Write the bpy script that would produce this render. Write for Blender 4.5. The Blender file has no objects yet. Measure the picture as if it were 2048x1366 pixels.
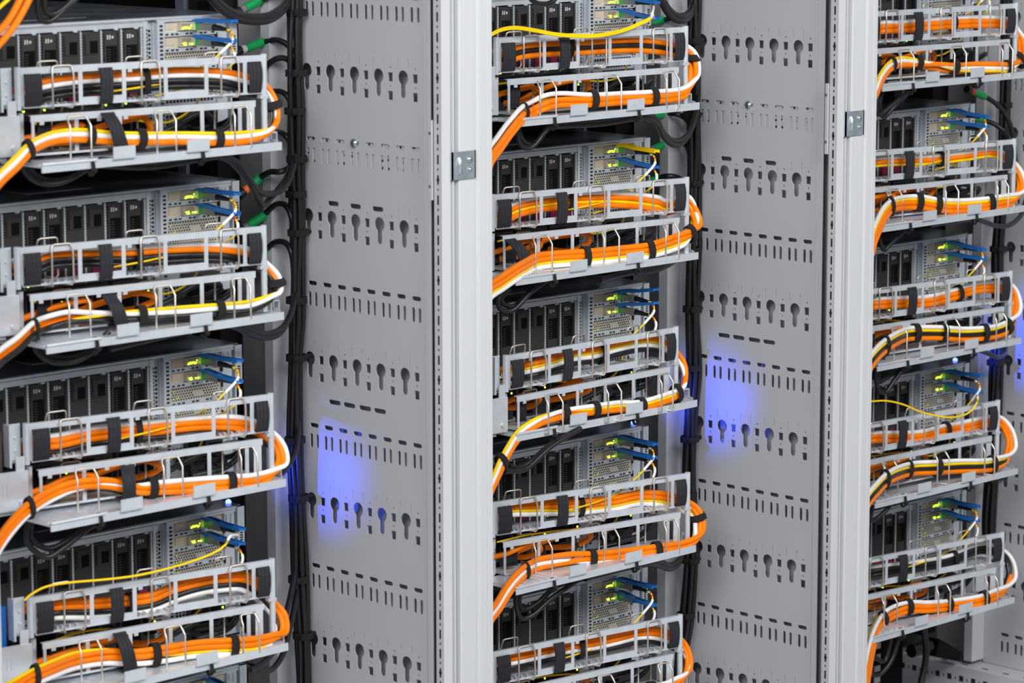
import bpy, math, random
from mathutils import Vector, Matrix
rnd = random.Random(7)
COL = bpy.context.scene.collection
# ------------------------------------------------------------------ camera model (fitted to the photograph)
ZO = 1.35                                   # height of the first row of servers above the floor
CAM = Vector((-2.7515, -3.2737, 0.2563 + ZO))
YAW, PIT, ROL, FPX = 0.78496, -0.16259, -0.0013, 6399.76
FW = Vector((math.sin(YAW)*math.cos(PIT), math.cos(YAW)*math.cos(PIT), math.sin(PIT)))
r0 = Vector((math.cos(YAW), -math.sin(YAW), 0)); u0 = r0.cross(FW)
RT = r0*math.cos(ROL) + u0*math.sin(ROL); UP = RT.cross(FW)
W, H = 0.81163, 0.2223                      # rack spacing, server spacing
XP = 0.1429                                 # side panel plane (rack coordinates)
def ray(u, v): return FW + RT*((u-1024)/FPX) + UP*((683-v)/FPX)
def on(u, v, ax, val):
    d = ray(u, v); return CAM + d*((val-CAM[ax])/d[ax])
def onp(u, v, p0, n):
    d = ray(u, v); return CAM + d*((p0-CAM).dot(n)/d.dot(n))
# ------------------------------------------------------------------ materials
MATS = {}
def mat(name, col, rough=0.5, metal=0.0, emit=None, es=1.0, noise=0.0, nscale=60, bump=0.0, bscale=300, kind='noise', spec=None):
    if name in MATS: return MATS[name]
    m = bpy.data.materials.new(name); m.use_nodes = True
    nt = m.node_tree; b = nt.nodes['Principled BSDF']
    b.inputs['Base Color'].default_value = (*col, 1); b.inputs['Roughness'].default_value = rough
    b.inputs['Metallic'].default_value = metal
    if spec is not None: b.inputs['Specular IOR Level'].default_value = spec
    if emit:
        b.inputs['Emission Color'].default_value = (*emit, 1); b.inputs['Emission Strength'].default_value = es
    if noise or bump:
        tc = nt.nodes.new('ShaderNodeTexCoord')
    if noise:
        n = nt.nodes.new('ShaderNodeTexNoise'); n.inputs['Scale'].default_value = nscale; n.inputs['Detail'].default_value = 4
        nt.links.new(tc.outputs['Object'], n.inputs['Vector'])
        r = nt.nodes.new('ShaderNodeValToRGB')
        r.color_ramp.elements[0].position = .3; r.color_ramp.elements[1].position = .7
        r.color_ramp.elements[0].color = (*[c*(1-noise) for c in col], 1); r.color_ramp.elements[1].color = (*[min(1, c*(1+noise)) for c in col], 1)
        nt.links.new(n.outputs['Fac'], r.inputs['Fac']); nt.links.new(r.outputs['Color'], b.inputs['Base Color'])
    if bump:
        if kind == 'wave':
            w = nt.nodes.new('ShaderNodeTexWave'); w.inputs['Scale'].default_value = bscale; w.bands_direction = 'X'
            o = w.outputs['Fac']
        else:
            w = nt.nodes.new('ShaderNodeTexNoise'); w.inputs['Scale'].default_value = bscale; o = w.outputs['Fac']
        nt.links.new(tc.outputs['Object'], w.inputs['Vector'])
        bp = nt.nodes.new('ShaderNodeBump'); bp.inputs['Strength'].default_value = bump; bp.inputs['Distance'].default_value = .001
        nt.links.new(o, bp.inputs['Height']); nt.links.new(bp.outputs['Normal'], b.inputs['Normal'])
    MATS[name] = m; return m
PAINT = mat('rack_paint', (.555, .57, .605), .45, bump=.05, bscale=900, noise=.015, nscale=8)
POST = mat('post_paint', (.585, .60, .625), .4, noise=.01, nscale=5)
SHADE_DARK = mat('shade_and_dark_grey', (.36, .36, .37), .55, noise=.08, nscale=12)  # rack paint darkened to carry the side wall's shade; also plinth and vent grey
FLOORM = mat('floor_tile', (.42, .43, .45), .5, noise=.06, nscale=4)
STEEL = mat('galvanised_steel', (.70, .75, .81), .34, .4, noise=.07, nscale=45)
BROWN = mat('dark_brown_plastic', (.085, .075, .075), .5)
STEELD = mat('dark_upright', (.10, .11, .15), .5)
STEEL2 = mat('server_steel', (.60, .65, .70), .38, .4, noise=.08, nscale=40)
WIRE = mat('spring_wire', (.66, .62, .56), .36, .8)
ZINC = mat('zinc_plate', (.55, .63, .68), .3, .7, noise=.12, nscale=50)
COVER = mat('dark_cover_steel', (.24, .27, .31), .28, .75, noise=.4, nscale=14)
TRAYB = mat('drive_black', (.027, .027, .030), .5, bump=.15, bscale=1500)
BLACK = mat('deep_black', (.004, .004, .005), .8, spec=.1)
SLOTB = mat('slot_dark', (.012, .013, .017), .6)
CAGE = mat('cage_metal', (.60, .54, .43), .35, .15, noise=.12, nscale=30)
GOLDM = mat('module_mesh', (.52, .50, .44), .4, .2, noise=.1, nscale=40)
ORANGE = mat('orange_jacket', (1.0, .225, .0), .42, spec=.22)
YELLOW = mat('yellow_jacket', (1.0, .68, .0), .42, spec=.3)
WHITE = mat('white_jacket', (.92, .92, .91), .4)
RUBBER = mat('black_jacket', (.011, .011, .013), .36)
VELCRO = mat('hook_loop', (.013, .014, .020), .75, bump=.8, bscale=55, kind='wave')
FUZZ = mat('tie_fuzz', (.010, .010, .011), .9, bump=.5, bscale=2500)
BLUE = mat('blue_plastic', (.012, .16, .55), .32)
GREEN = mat('green_sleeve', (.0, .33, .085), .45)
GREYP = mat('grey_plastic', (.17, .18, .19), .4)
MAROON = mat('maroon_plastic', (.20, .005, .045), .4)
RED = mat('red_band', (.75, .03, .02), .45)
LABELW = mat('label_white', (.55, .55, .55), .5)
LEDY = mat('led_yellow_green', (.6, .9, .05), .4, emit=(.55, 1, .03), es=3.2)
LEDD = mat('led_dim', (.3, .42, .04), .4, emit=(.40, .72, .02), es=.55)
LEDB = mat('led_blue', (.2, .3, 1), .3, emit=(.12, .2, 1), es=5)
SCREW = mat('screw_zinc', (.5, .6, .65), .25, .9)
# ------------------------------------------------------------------ mesh builder
class MB:
    def __init__(s): s.v = []; s.f = []; s.m = []; s.sm = []
    def add(s, vs, fs, m=0, smooth=False):
        b = len(s.v); s.v += [tuple(p) for p in vs]
        for f in fs:
            s.f.append(tuple(b+i for i in f)); s.m.append(m); s.sm.append(smooth)
    def box(s, x0, x1, y0, y1, z0, z1, m=0):
        s.add([(x0,y0,z0),(x1,y0,z0),(x1,y1,z0),(x0,y1,z0),(x0,y0,z1),(x1,y0,z1),(x1,y1,z1),(x0,y1,z1)],
              [(0,3,2,1),(4,5,6,7),(0,1,5,4),(1,2,6,5),(2,3,7,6),(3,0,4,7)], m)
    def tube(s, pts, r, n=8, m=0, caps=True, rs=None):
        P = [Vector(p) for p in pts]; N = len(P); vs = []; fs = []
        t = (P[1]-P[0]).normalized(); a = t.orthogonal().normalized()
        for i in range(N):
            t = (P[min(i+1, N-1)]-P[max(i-1, 0)]).normalized()
            a = a - t*a.dot(t)
            a = a.normalized() if a.length > 1e-6 else t.orthogonal().normalized()
            b = t.cross(a); rr = rs[i] if rs else r
            for k in range(n):
                th = 2*math.pi*k/n; vs.append(P[i]+a*(rr*math.cos(th))+b*(rr*math.sin(th)))
        for i in range(N-1):
            for k in range(n):
                k2 = (k+1) % n; fs.append((i*n+k, i*n+k2, (i+1)*n+k2, (i+1)*n+k))
        s.add(vs, fs, m, True)
        if caps:
            s.add(vs[:n], [tuple(range(n-1, -1, -1))], m); s.add(vs[-n:], [tuple(range(n))], m)
    def loop_band(s, ring, width_dir, w, t, m=0):
        """closed flat band: ring of points, width along width_dir"""
        N = len(ring); c = sum((Vector(p) for p in ring), Vector())/N; vs = []; fs = []
        wd = Vector(width_dir).normalized()
        for p in ring:
            p = Vector(p); o = (p-c); o -= wd*o.dot(wd); o.normalize()
            vs += [p-wd*w/2, p+wd*w/2, p+wd*w/2+o*t, p-wd*w/2+o*t]
        for i in range(N):
            j = (i+1) % N
            for k in range(4):
                k2 = (k+1) % 4; fs.append((i*4+k, j*4+k, j*4+k2, i*4+k2))
        s.add(vs, fs, m, False)
    def ribbon(s, pts, wd, w, t, m=0):
        P = [Vector(p) for p in pts]; N = len(P); wd = Vector(wd).normalized(); vs = []; fs = []
        for i in range(N):
            tg = (P[min(i+1, N-1)]-P[max(i-1, 0)]).normalized()
            wdi = (wd - tg*wd.dot(tg)).normalized(); nn = tg.cross(wdi)
            vs += [P[i]-wdi*w/2-nn*t/2, P[i]+wdi*w/2-nn*t/2, P[i]+wdi*w/2+nn*t/2, P[i]-wdi*w/2+nn*t/2]
        for i in range(N-1):
            for k in range(4):
                k2 = (k+1) % 4; fs.append((i*4+k, i*4+k2, (i+1)*4+k2, (i+1)*4+k))
        fs += [(3,2,1,0), tuple((N-1)*4+k for k in range(4))]
        s.add(vs, fs, m)
    def prism(s, poly, z0, z1, m=0):
        n = len(poly); vs = [(x, y, z0) for x, y in poly]+[(x, y, z1) for x, y in poly]
        fs = [(i, (i+1) % n, n+(i+1) % n, n+i) for i in range(n)]+[tuple(range(n-1, -1, -1)), tuple(range(n, 2*n))]
        s.add(vs, fs, m)
    def disc(s, c, ax, r, t, n=10, m=0):
        c = Vector(c); s.tube([c, c+Vector(ax)*t], r, n, m)
    def mesh(s, name, mats):
        me = bpy.data.meshes.new(name); me.from_pydata(s.v, [], s.f)
        for mm in (mats if isinstance(mats, (list, tuple)) else [mats]): me.materials.append(mm)
        me.polygons.foreach_set('material_index', s.m); me.polygons.foreach_set('use_smooth', s.sm)
        me.update(); return me
    def build(s, name, mats, parent=None):
        o = bpy.data.objects.new(name, s.mesh(name, mats)); COL.objects.link(o)
        if parent: o.parent = parent
        return o
def tag(o, label=None, cat=None, group=None, kind=None):
    if label: o['label'] = label
    if cat: o['category'] = cat
    if group: o['group'] = group
    if kind: o['kind'] = kind
    return o
def empty(name, loc, rz=0.0):
    o = bpy.data.objects.new(name, None); o.empty_display_size = .02; COL.objects.link(o)
    o.location = loc; o.rotation_euler = (0, 0, rz); return o
def copy_tree(o, parent=None):
    c = o.copy(); COL.objects.link(c)
    if parent: c.parent = parent
    for ch in list(o.children): copy_tree(ch, c)
    return c
def spline(P, n=8):
    P = [Vector(p) for p in P]; Q = [P[0]*2-P[1]]+P+[P[-1]*2-P[-2]]; out = []
    for i in range(1, len(Q)-2):
        a, b, c, d = Q[i-1:i+3]
        for k in range(n):
            t = k/n
            out.append(.5*((2*b)+(c-a)*t+(2*a-5*b+4*c-d)*t*t+(3*b-a-3*c+d)*t**3))
    out.append(P[-1]); return out
RACK = ['left', 'middle', 'right']; UNIT = ['top', 'second', 'third', 'fourth', 'bottom']
def base(i, k): return Vector((i*W, 0, ZO-k*H))
# ------------------------------------------------------------------ setting
fl = MB(); fl.box(-4, 6, -5, 2.5, -.02, 0); tag(fl.build('floor', FLOORM), kind='structure')
# ------------------------------------------------------------------ racks
KY0, KDY, KZ0 = 0.0188, 0.04814, -0.0850
PER = 0.19972
def rounded_slot(cx, cy, w, h, n=5):
    r = min(w, h)/2; pts = []
    if w > h: cs = [(cx+w/2-r, cy, -90), (cx-w/2+r, cy, 90)]
    else: cs = [(cx, cy+h/2-r, 0), (cx, cy-h/2+r, 180)]
    for x, y, a0 in cs:
        for k in range(n+1):
            a = math.radians(a0+180*k/n); pts.append((x+r*math.cos(a), y+r*math.sin(a)))
    return pts
def keyhole(cx, cy):
    R, hw, bot = .0100, .0050, .0272; pts = []
    a0 = math.asin(hw/R)
    for k in range(15):
        a = -math.pi/2+a0+(2*math.pi-2*a0)*k/14; pts.append((cx+R*math.cos(a), cy+R*math.sin(a)))
    for k in range(6):
        a = math.pi+math.pi*k/5; pts.append((cx+hw*math.cos(a), cy-bot+hw+hw*math.sin(a)))
    return pts
def rect(cx, cy, w, h): return [(cx-w/2, cy-h/2), (cx+w/2, cy-h/2), (cx+w/2, cy+h/2), (cx-w/2, cy+h/2)]
def circ(cx, cy, r, n=8): return [(cx+r*math.cos(2*math.pi*k/n), cy+r*math.sin(2*math.pi*k/n)) for k in range(n)]
def fill_mesh(name, outer, holes, thick):
    cu = bpy.data.curves.new(name, 'CURVE'); cu.dimensions = '2D'; cu.fill_mode = 'BOTH'; cu.extrude = thick/2
    for poly in [outer]+holes:
        sp = cu.splines.new('POLY'); sp.points.add(len(poly)-1)
        for q, (x, y) in zip(sp.points, poly): q.co = (x, y, 0, 1)
        sp.use_cyclic_u = True
    ob = bpy.data.objects.new(name, cu); COL.objects.link(ob)
    dg = bpy.context.evaluated_depsgraph_get(); dg.update()
    me = bpy.data.meshes.new_from_object(ob.evaluated_get(dg))
    bpy.data.objects.remove(ob); bpy.data.curves.remove(cu); me.name = name
    return me
ZB, ZT = -1.235, .60                         # panel bottom / top relative to server row
# side panel: 2D coordinates a = -y (towards the aisle), b = z
holes = []
for r in range(-3, 6):
    zc = KZ0-r*PER
    for j in range(-1, 5):
        a = -(KY0-j*KDY)
        if j >= 0: holes.append(keyhole(a, zc))
        if j >= 0:
            b = a+.0236
            holes.append(rect(b, zc, .0088, .0118)); holes.append(rect(b, zc-.0246, .0088, .0118))
            holes.append(circ(b, zc+.0129, .0015)); holes.append(circ(b, zc-.0123, .0015))
            for sx in (-.0100, .0106): holes.append(rect(a+sx, zc+.0185, .0007, .014) if not (r == 1 and 1 <= j <= 3) else rect(a+sx, zc+.0125, .0007, .006))
    if r != 5 or True:
        for q in range(8):
            a = -(.0114-q*.02981)
            if zc-.1160 > ZB+.02:
                holes.append(rounded_slot(a, zc-.0935, .0178, .0060))
                for sx in (-.0060, .0063): holes.append(rounded_slot(a+sx, zc-.1157, .0056, .0205))
    if r in (2, -3, 5):
        if r == 2:
            for a in (.0314, .0613, .0935, .1232): holes.append(rounded_slot(a, zc-.0560, .0245, .0066))
        elif r == 5:
            pass
    if r == 1:
        for a in (.0327, .0776, .1222): holes.append(rounded_slot(a, zc+.0204, .0222, .0066))
holes = [h for h in holes if min(p[0] for p in h) > -.053 and max(p[0] for p in h) < .2135 and min(p[1] for p in h) > ZB+.004 and max(p[1] for p in h) < ZT-.004]
panel_me = fill_mesh('side_panel', [(-.058, ZB), (.2145, ZB), (.2145, ZT), (-.058, ZT)], holes, .0016)
panel_me.materials.append(PAINT)
PMAT = Matrix(((0, 0, 1, 0), (-1, 0, 0, 0), (0, 1, 0, 0), (0, 0, 0, 1)))   # (a,b,c) -> (x=c, y=-a, z=b)
PXS = [(903, .1415), (907, .1451), (910, .1479), (916, .1534), (950, .1849), (957, .1914), (985, .2176)]
YF = -.265
def post_profile():
    return [(.125, YF), (.1410, YF), (.1422, YF+.004), (.1450, YF+.004), (.1455, YF), (.1478, YF), (.1482, YF+.009), (.1528, YF+.009), (.1545, YF-.001),
            (.158, YF-.002), (.183, YF-.002), (.1865, YF+.002), (.191, YF+.002), (.194, YF-.001), (.2055, YF-.001), (.2070, YF+.0008), (.2085, YF-.001), (.2164, YF-.001), (.2176, YF), (.2176, YF+.05), (.180, YF+.05), (.180, YF+.0145), (.125, YF+.0145)]
def make_rack(i):
    t = empty('server_rack', (i*W, 0, 0))
    tag(t, f'light grey server rack frame with slotted side panel, {RACK[i]} one of three', 'rack', 'server racks standing in a row')
    o = bpy.data.objects.new('side_panel', panel_me); COL.objects.link(o); o.parent = t
    o.matrix_local = Matrix.Translation((XP, 0, ZO)) @ PMAT
    m = MB()   # rounded front lip of the side panel and the fold at its back
    lip = [(XP, -.2130), (XP+.0003, -.2180), (XP+.0011, -.2215), (XP+.0025, -.2232), (XP+.0045, -.2228), (XP+.0075, -.2195), (XP+.0105, -.2160), (XP+.0095, -.2150), (XP+.0060, -.2185), (XP+.0040, -.2205), (XP+.0026, -.2200), (XP+.0020, -.2175), (XP+.0016, -.2130)]
    m.prism(lip, ZO+ZB, ZO+ZT)
    m.build('panel_lip', PAINT, t)
    m = MB(); m.prism([(.1085, .0575), (XP+.001, .0575), (XP+.001, .060), (.1110, .060), (.1110, .075), (.1085, .075)], ZO+ZB+.006, ZO+ZT)
    m.build('rear_rail', PAINT, t)
    m = MB(); m.box(XP+.026, XP+.0285, -.215, .70, .09, ZO+ZT)
    m.build('outer_wall', PAINT, t)
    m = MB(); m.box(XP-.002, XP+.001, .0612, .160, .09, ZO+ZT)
    m.build('shaded_side_wall', SHADE_DARK, t)  # side wall behind the rail: same grey metal, shade put into its colour
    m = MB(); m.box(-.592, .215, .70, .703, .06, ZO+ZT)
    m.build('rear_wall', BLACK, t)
    m = MB(); m.box(-.592, .215, -.21, .70, ZO+ZT, ZO+ZT+.004)
    m.build('roof', PAINT, t)
    # front post with perforated flank
    m = MB(); m.prism(post_profile(), .0, ZO+ZT)
    po = m.build('front_post', POST, t)
    m = MB(); z = .2
    n = 0
    while z < ZO+.35:
        m.box(.12470, .12502, YF+.0055, YF+.0082, z, z+.0125); m.box(.12470, .12502, YF+.0060, YF+.0078, z+.0185, z+.0215)
        if n % 5 == 0: m.box(.12468, .12502, YF+.0046, YF+.0092, z+.0045, z+.0085)
        z += .0266; n += 1
    m.build('slot_row', SLOTB, po)
    m = MB(); m.box(.1565, .1580, -.2185, -.1985, .05, ZO+ZT); m.build('gap_shade_strip', STEELD, t)  # added dark strip, stands in for the shade in the panel-to-post gap
    # bright hinge strip bracket beside the flank
    m = MB(); m.box(.1215, .1245, -.2495, -.2445, ZO-.24, ZO-.135)
    hb = m.build('side_bracket', PAINT, t)
    m = MB()
    for z in (-.152, -.222): m.disc((.1215, -.247, ZO+z), (-1, 0, 0), .0022, .001)
    m.build('screw', SCREW, hb)
    # zinc strike plate with a rounded bump and two screws
    m = MB(); zc = ZO-.1955
    m.box(.1405, .1835, YF-.0042, YF-.0022, zc-.0185, zc+.0185)
    m.box(.1405, .1425, YF-.0042, YF+.002, zc-.0185, zc+.0185)
    m.box(.1815, .1835, YF-.0042, YF-.001, zc-.0185, zc+.0185)
    m.tube([(.1525, YF-.0042, zc-.011), (.1525, YF-.0052, zc-.006), (.1525, YF-.0054, zc), (.1525, YF-.0052, zc+.006), (.1525, YF-.0042, zc+.011)], .0038, 10, rs=[.002, .0036, .0038, .0036, .002])
    sp = m.build('strike_plate', ZINC, t)
    for dz, r in ((.007, .0045), (-.006, .0028)):
        m = MB(); m.tube([(.172, YF-.0042, zc+dz), (.172, YF-.0062, zc+dz), (.172, YF-.0070, zc+dz)], r, 14, rs=[r, r*.9, r*.35]); m.build('screw', SCREW, sp)
    # panel screw
    m = MB(); y, z = -.0767, ZO+KZ0-PER+.1061
    m.tube([(XP-.0008, y, z), (XP-.003, y, z), (XP-.0048, y, z)], .006, 14, rs=[.0065, .0062, .003]); m.build('screw', SCREW, t)
    # perforated stiffener behind one row of slots
    m = MB(); z = ZO+KZ0-PER+.092
    m.box(XP+.002, XP+.004, -.21, .05, z-.045, z+.045)
    st = m.build('stiffener', PAINT, t)
    m = MB(); rr = random.Random(3)
    for q in range(18):
        for zz in (z+.0145, z-.005, z-.016):
            y = .02-q*.0125
            if rr.random() < .72: m.disc((XP+.0021, y+rr.uniform(-.002, .002), zz+rr.uniform(-.001, .001)), (-1, 0, 0), .0019, .0004, 8)
    m.build('stiffener_holes', SLOTB, st)
    # mounting rail at the far left (behind the servers' other side) and base beam
    m = MB(); m.box(-.56, -.50, .0575, .060, .10, ZO+ZT); m.build('rear_rail', PAINT, t)
    m = MB(); m.box(.0914, XP-.001, -.22, .45, ZO-1.2395, ZO-1.2356); m.box(.088, .0915, -.22, .45, ZO-1.31, ZO-1.2355)
    bb = m.build('base_beam', PAINT, t)
    m = MB()
    for q in range(18):
        y = .30-q*.0262; m.box(.0876, .0881, y-.0045, y+.0045, ZO-1.262, ZO-1.252); m.box(.0876, .0881, y+.012, y+.014, ZO-1.260, ZO-1.255)
    for q in range(10): m.box(.104, .108, .2-q*.045, .212-q*.045, ZO-1.2356, ZO-1.2351)
    m.build('base_beam_holes', SLOTB, bb)
    m = MB(); m.box(-.592, .088, -.2, .70, ZO-1.335, ZO-1.325); m.build('base_plate', PAINT, t)
    m = MB(); m.box(-.592, .215, -.21, .70, 0, .012); m.build('plinth', SHADE_DARK, t)
    # slide rails carrying the servers, with a slotted bracket end
    for k in range(5):
        m = MB(); z = ZO-k*H-.178
        m.box(.002, .050, .10, .1025, z-.022, z+.004); m.box(.002, .010, .1025, .62, z-.008, z-.002)
        for q in range(5): m.box(.014+q*.007, .0175+q*.007, .0996, .1001, z-.016, z-.011, 1)
        m.build('slide_rail', [STEEL2, SLOTB], t)
    # black power strip and a steel upright on the side wall behind its shade-coloured stretch
    m = MB(); m.box(.105, XP, .166, .225, .15, ZO+.5)
    for q in range(38): m.box(.104, .1052, .178, .205, .2+q*.045, .228+q*.045, 1)
    m.build('power_strip', [RUBBER, BLACK], t)
    m = MB(); m.box(.100, XP, .2300, .2480, .09, ZO+.5); m.build('wall_upright', STEELD, t)
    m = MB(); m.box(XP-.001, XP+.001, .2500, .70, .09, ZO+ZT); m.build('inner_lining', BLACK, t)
    return t
racks = [make_rack(i) for i in range(3)]
m = MB(); m.prism([(x-W, y) for x, y in post_profile()], 0, ZO+ZT)
po = m.build('rack_post', POST); tag(po, 'light grey upright rack post cut off at the left edge of the photo', 'rack post')
# ------------------------------------------------------------------ server
def make_server():
    t = empty('server', (0, 0, 0))
    WL = -.445
    m = MB(); m.box(WL, 0, .004, .62, -.0016, 0); m.box(WL, -.0005, .012, .62, -.178, -.0018)
    m.box(-.30, -.20, .06, .12, 0, .0006)
    m.build('top_cover', COVER, t)
    m = MB()
    m.box(WL, -.0120, -.001, .004, -.0034, -.0006)
    m.box(WL, -.1500, -.0015, .004, -.0115, -.0048)
    m.box(WL, -.1530, -.003, .004, -.0048, -.0040)
    m.box(-.1567, -.1494, -.003, .02, -.176, -.0048)
    for q in range(34): m.box(-.1520, -.1503, -.0034, -.0029, -.0145-q*.0047-.0030, -.0145-q*.0047, 1)
    m.box(-.1494, -.1340, .010, .014, -.176, -.004)
    for q in range(28): m.box(-.1388, -.1354, .0095, .0101, -.0165-q*.0057-.0034, -.0165-q*.0057, 1)
    m.box(WL, 0, .004, .006, -.178, -.172)
    m.build('drive_cage', [STEEL2, SLOTB], t)
    for j in range(9):
        x1 = -.159-.0325*j
        m = MB(); m.box(x1-.0008, x1+.0010, -.0012, .010, -.113, -.0125)
        for q in range(26): m.box(x1+.0010, x1+.0020, -.0013, .0010, -.015-q*.0037-.0016, -.015-q*.0037)
        m.box(x1-.012, x1-.006, -.0030, .0, -.0135, -.0115)
        m.build('bay_divider', STEEL2, t)
    dmesh = {}
    def drive(kind):
        m = MB(); w = .0312
        if kind == 'carrier':
            m.box(-w, -.0011, .0002, .10, -.110, -.0135)
            m.box(-w+.0035, -w+.0050, -.0014, .0002, -.108, -.016); m.box(-.0050, -.0036, -.0014, .0002, -.108, -.016)
            m.box(-w+.008, -.0065, -.0004, .0002, -.0640, -.0335, 1)     # vent window
            for q in range(8): m.box(-w+.0085, -w+.0140, -.0010, -.0004, -.0375-q*.0034-.0010, -.0375-q*.0034)
            # small pale symbol: two bars and a square
            m.box(-.0222, -.0203, -.0002, .0004, -.0250, -.0195, 2); m.box(-.0186, -.0167, -.0002, .0004, -.0250, -.0195, 2); m.box(-.0148, -.0118, -.0002, .0004, -.0240, -.0208, 2)
        else:
            m.box(-w, -.0011, .0002, .10, -.110, -.0135)
            m.box(-w+.0045, -.0045, -.0012, .0002, -.0430, -.0175); m.box(-w+.0060, -.0060, -.0016, -.0012, -.0415, -.0190, 1)
            m.box(-w+.0060, -.0060, -.0020, -.0014, -.0255, -.0190); m.box(-w+.0060, -.0190, -.0022, -.0014, -.0415, -.0255)
        return m.mesh('drive_'+kind, [TRAYB, BLACK, LABELW])
    dmesh['c'] = drive('carrier'); dmesh['b'] = drive('blank')
    for j in range(9):
        k = 'c' if (j//2) % 2 == 0 else 'b'
        d = bpy.data.objects.new('drive_carrier' if k == 'c' else 'drive_blank', dmesh[k]); COL.objects.link(d); d.parent = t
        d.location = (-.159-.0325*j, 0, 0)
        m = MB(); m.box(-.022, -.009, -.002, .0002, -.106, -.088)
        l = m.build('release_latch', MAROON, d); tag(l, 'maroon release latch')
    # input and output module
    m = MB()
    m.box(-.1340, -.0120, .006, .20, -.176, -.0045)
    m.box(-.1330, -.1213, -.002, .006, -.172, -.0060)
    for q in range(30): m.box(-.1290, -.1243, -.0026, -.0018, -.0105-q*.0053-.0028, -.0105-q*.0053, 1)
    m.box(-.1330, -.0125, -.0015, .004, -.0070, -.0038)
    rows = [(-.0070, -.0205), (-.0262, -.0413), (-.0470, -.0660), (-.0710, -.0900)]
    for a, b in ((-.0205, -.0262), (-.0413, -.0470), (-.0660, -.0710), (-.0900, -.0940)):
        m.box(-.1213, -.0170, -.002, .004, b, a)
        for xx in (-.1195, -.1105, -.1030, -.0860, -.0790, -.0620, -.0550, -.0420): m.box(xx, xx+.0045, -.0026, -.0018, (a+b)/2-.0011, (a+b)/2+.0011, 1)
    m.box(-.0330, -.0160, -.0015, .004, -.176, -.0070)
    m.box(-.0305, -.0285, -.003, -.0015, -.018, -.009); m.box(-.0225, -.0200, -.003, -.0015, -.022, -.009)
    for q in range(4): m.box(-.0335, -.0325, -.003, .004, -.024-q*.021-.010, -.024-q*.021, 1)
    # the lower grid of vents
    m.box(-.1213, -.0330, .002, .004, -.172, -.0940)
    for rr in range(3):
        for q in range(14):
            m.box(-.1175+q*.0058, -.1137+q*.0058, .0012, .0021, -.1030-rr*.0052, -.0992-rr*.0052, 1)
    for rr in range(3):
        for q in range(14):
            m.box(-.1175+q*.0058, -.1137+q*.0058, .0012, .0021, -.1330-rr*.0052, -.1292-rr*.0052, 1)
    io = m.build('network_module', [STEEL2, SLOTB], t)
    m = MB()
    for a, b in rows[:2]:
        m.box(-.1213, -.0330, .0025, .006, b, a)
        m.box(-.0960, -.0640, -.0045, .0025, b+.0012, a-.0022)
        m.box(-.1160, -.1030, .0015, .0025, b+.003, a-.003)
    m.build('port_cage', CAGE, io)
    m = MB()
    for a, b in rows[:2]:
        for r_ in range(5):
            for q in range(9):
                m.disc((-.0945+q*.0019+(r_ % 2)*.0009, -.0044, a-.0038-r_*.0019), (0, -1, 0), .00072, .0003, 6)
    m.build('port_cage_holes', SLOTB, io)
    m = MB()
    for a, b in rows[2:]: m.box(-.1213, -.0330, .001, .006, b, a)
    m.build('vent_mesh', GOLDM, io)
    m = MB()
    for a, b in rows[2:]:
        for r_ in range(5):
            for q in range(19):
                if 9 <= q <= 12 and r_ in (2, 3): continue
                m.disc((-.1195+q*.00435+(r_ % 2)*.0021, .0011, a-.0026-r_*.0036), (0, -1, 0), .0013, .0004, 7)
    m.build('vent_mesh_holes', SLOTB, io)
    m = MB(); rr = random.Random(11)
    for a, b in rows[:2]:
        for cx, n in ((-.0900, 13), (-.0800, 5)):
            for q in range(n):
                m.disc((cx+rr.gauss(0, .0024), -.0047, b+.0034+abs(rr.gauss(0, .0019))), (0, -1, 0), rr.uniform(.0006, .0013), .0006, 6)
    l = m.build('link_light', LEDY, io); tag(l, 'glowing yellow-green link lights')
    m = MB()
    for a, b in rows[2:]:
        for q in range(4): m.disc((-.1180+rr.uniform(0, .012), .0008, a-rr.uniform(.003, .016)), (0, -1, 0), .0012, .0005, 6)
    m.build('vent_light', LEDD, io)
    # flange with slots at the right edge
    m = MB(); m.box(-.0116, 0, -.004, -.0022, -.0545, -.0012); m.box(-.0120, -.0095, -.0035, .006, -.176, -.0012)
    for q in range(5): m.disc((-.0052, -.0041, -.0075-q*.0044), (0, -1, 0), .0013, .0004, 8)
    for q in range(7): m.box(-.0077, -.0032, -.0046, -.0039, -.0295-q*.0034-.0019, -.0295-q*.0034, 1)
    m.build('mounting_flange', [STEEL2, SLOTB], t)
    # lower part: power supplies
    pm = MB()
    pm.box(-.063, 0, .0, .12, -.174, -.117); pm.box(-.059, -.030, -.0012, .0, -.170, -.122, 1); pm.box(-.024, -.006, -.006, .0, -.150, -.128, 1)
    pm.box(-.050, -.038, -.008, .0, -.160, -.152)
    pme = pm.mesh('power_supply', [TRAYB, BLACK])
    lm = MB(); lm.disc((-.010, -.0062, -.1335), (0, -1, 0), .0016, .0008, 8); lme = lm.mesh('status_light', LEDY)
    for q in range(4):
        p = bpy.data.objects.new('power_supply', pme); COL.objects.link(p); p.parent = t; p.location = (-.150-.070*q, 0, 0)
        l = bpy.data.objects.new('status_light', lme); COL.objects.link(l); l.parent = p
    p = bpy.data.objects.new('power_supply', pme); COL.objects.link(p); p.parent = t; p.location = (-.036, -.004, 0)
    l = bpy.data.objects.new('status_light', lme); COL.objects.link(l); l.parent = p
    lm = MB(); lm.disc((-.0265, .0002, -.1085), (0, -1, 0), .0016, .0008, 8); lme2 = lm.mesh('status_light', LEDY)
    for d in [c for c in t.children if c.name.startswith('drive_carrier')]:
        l = bpy.data.objects.new('status_light', lme2); COL.objects.link(l); l.parent = d
    return t
server0 = make_server()
servers = {}
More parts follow.
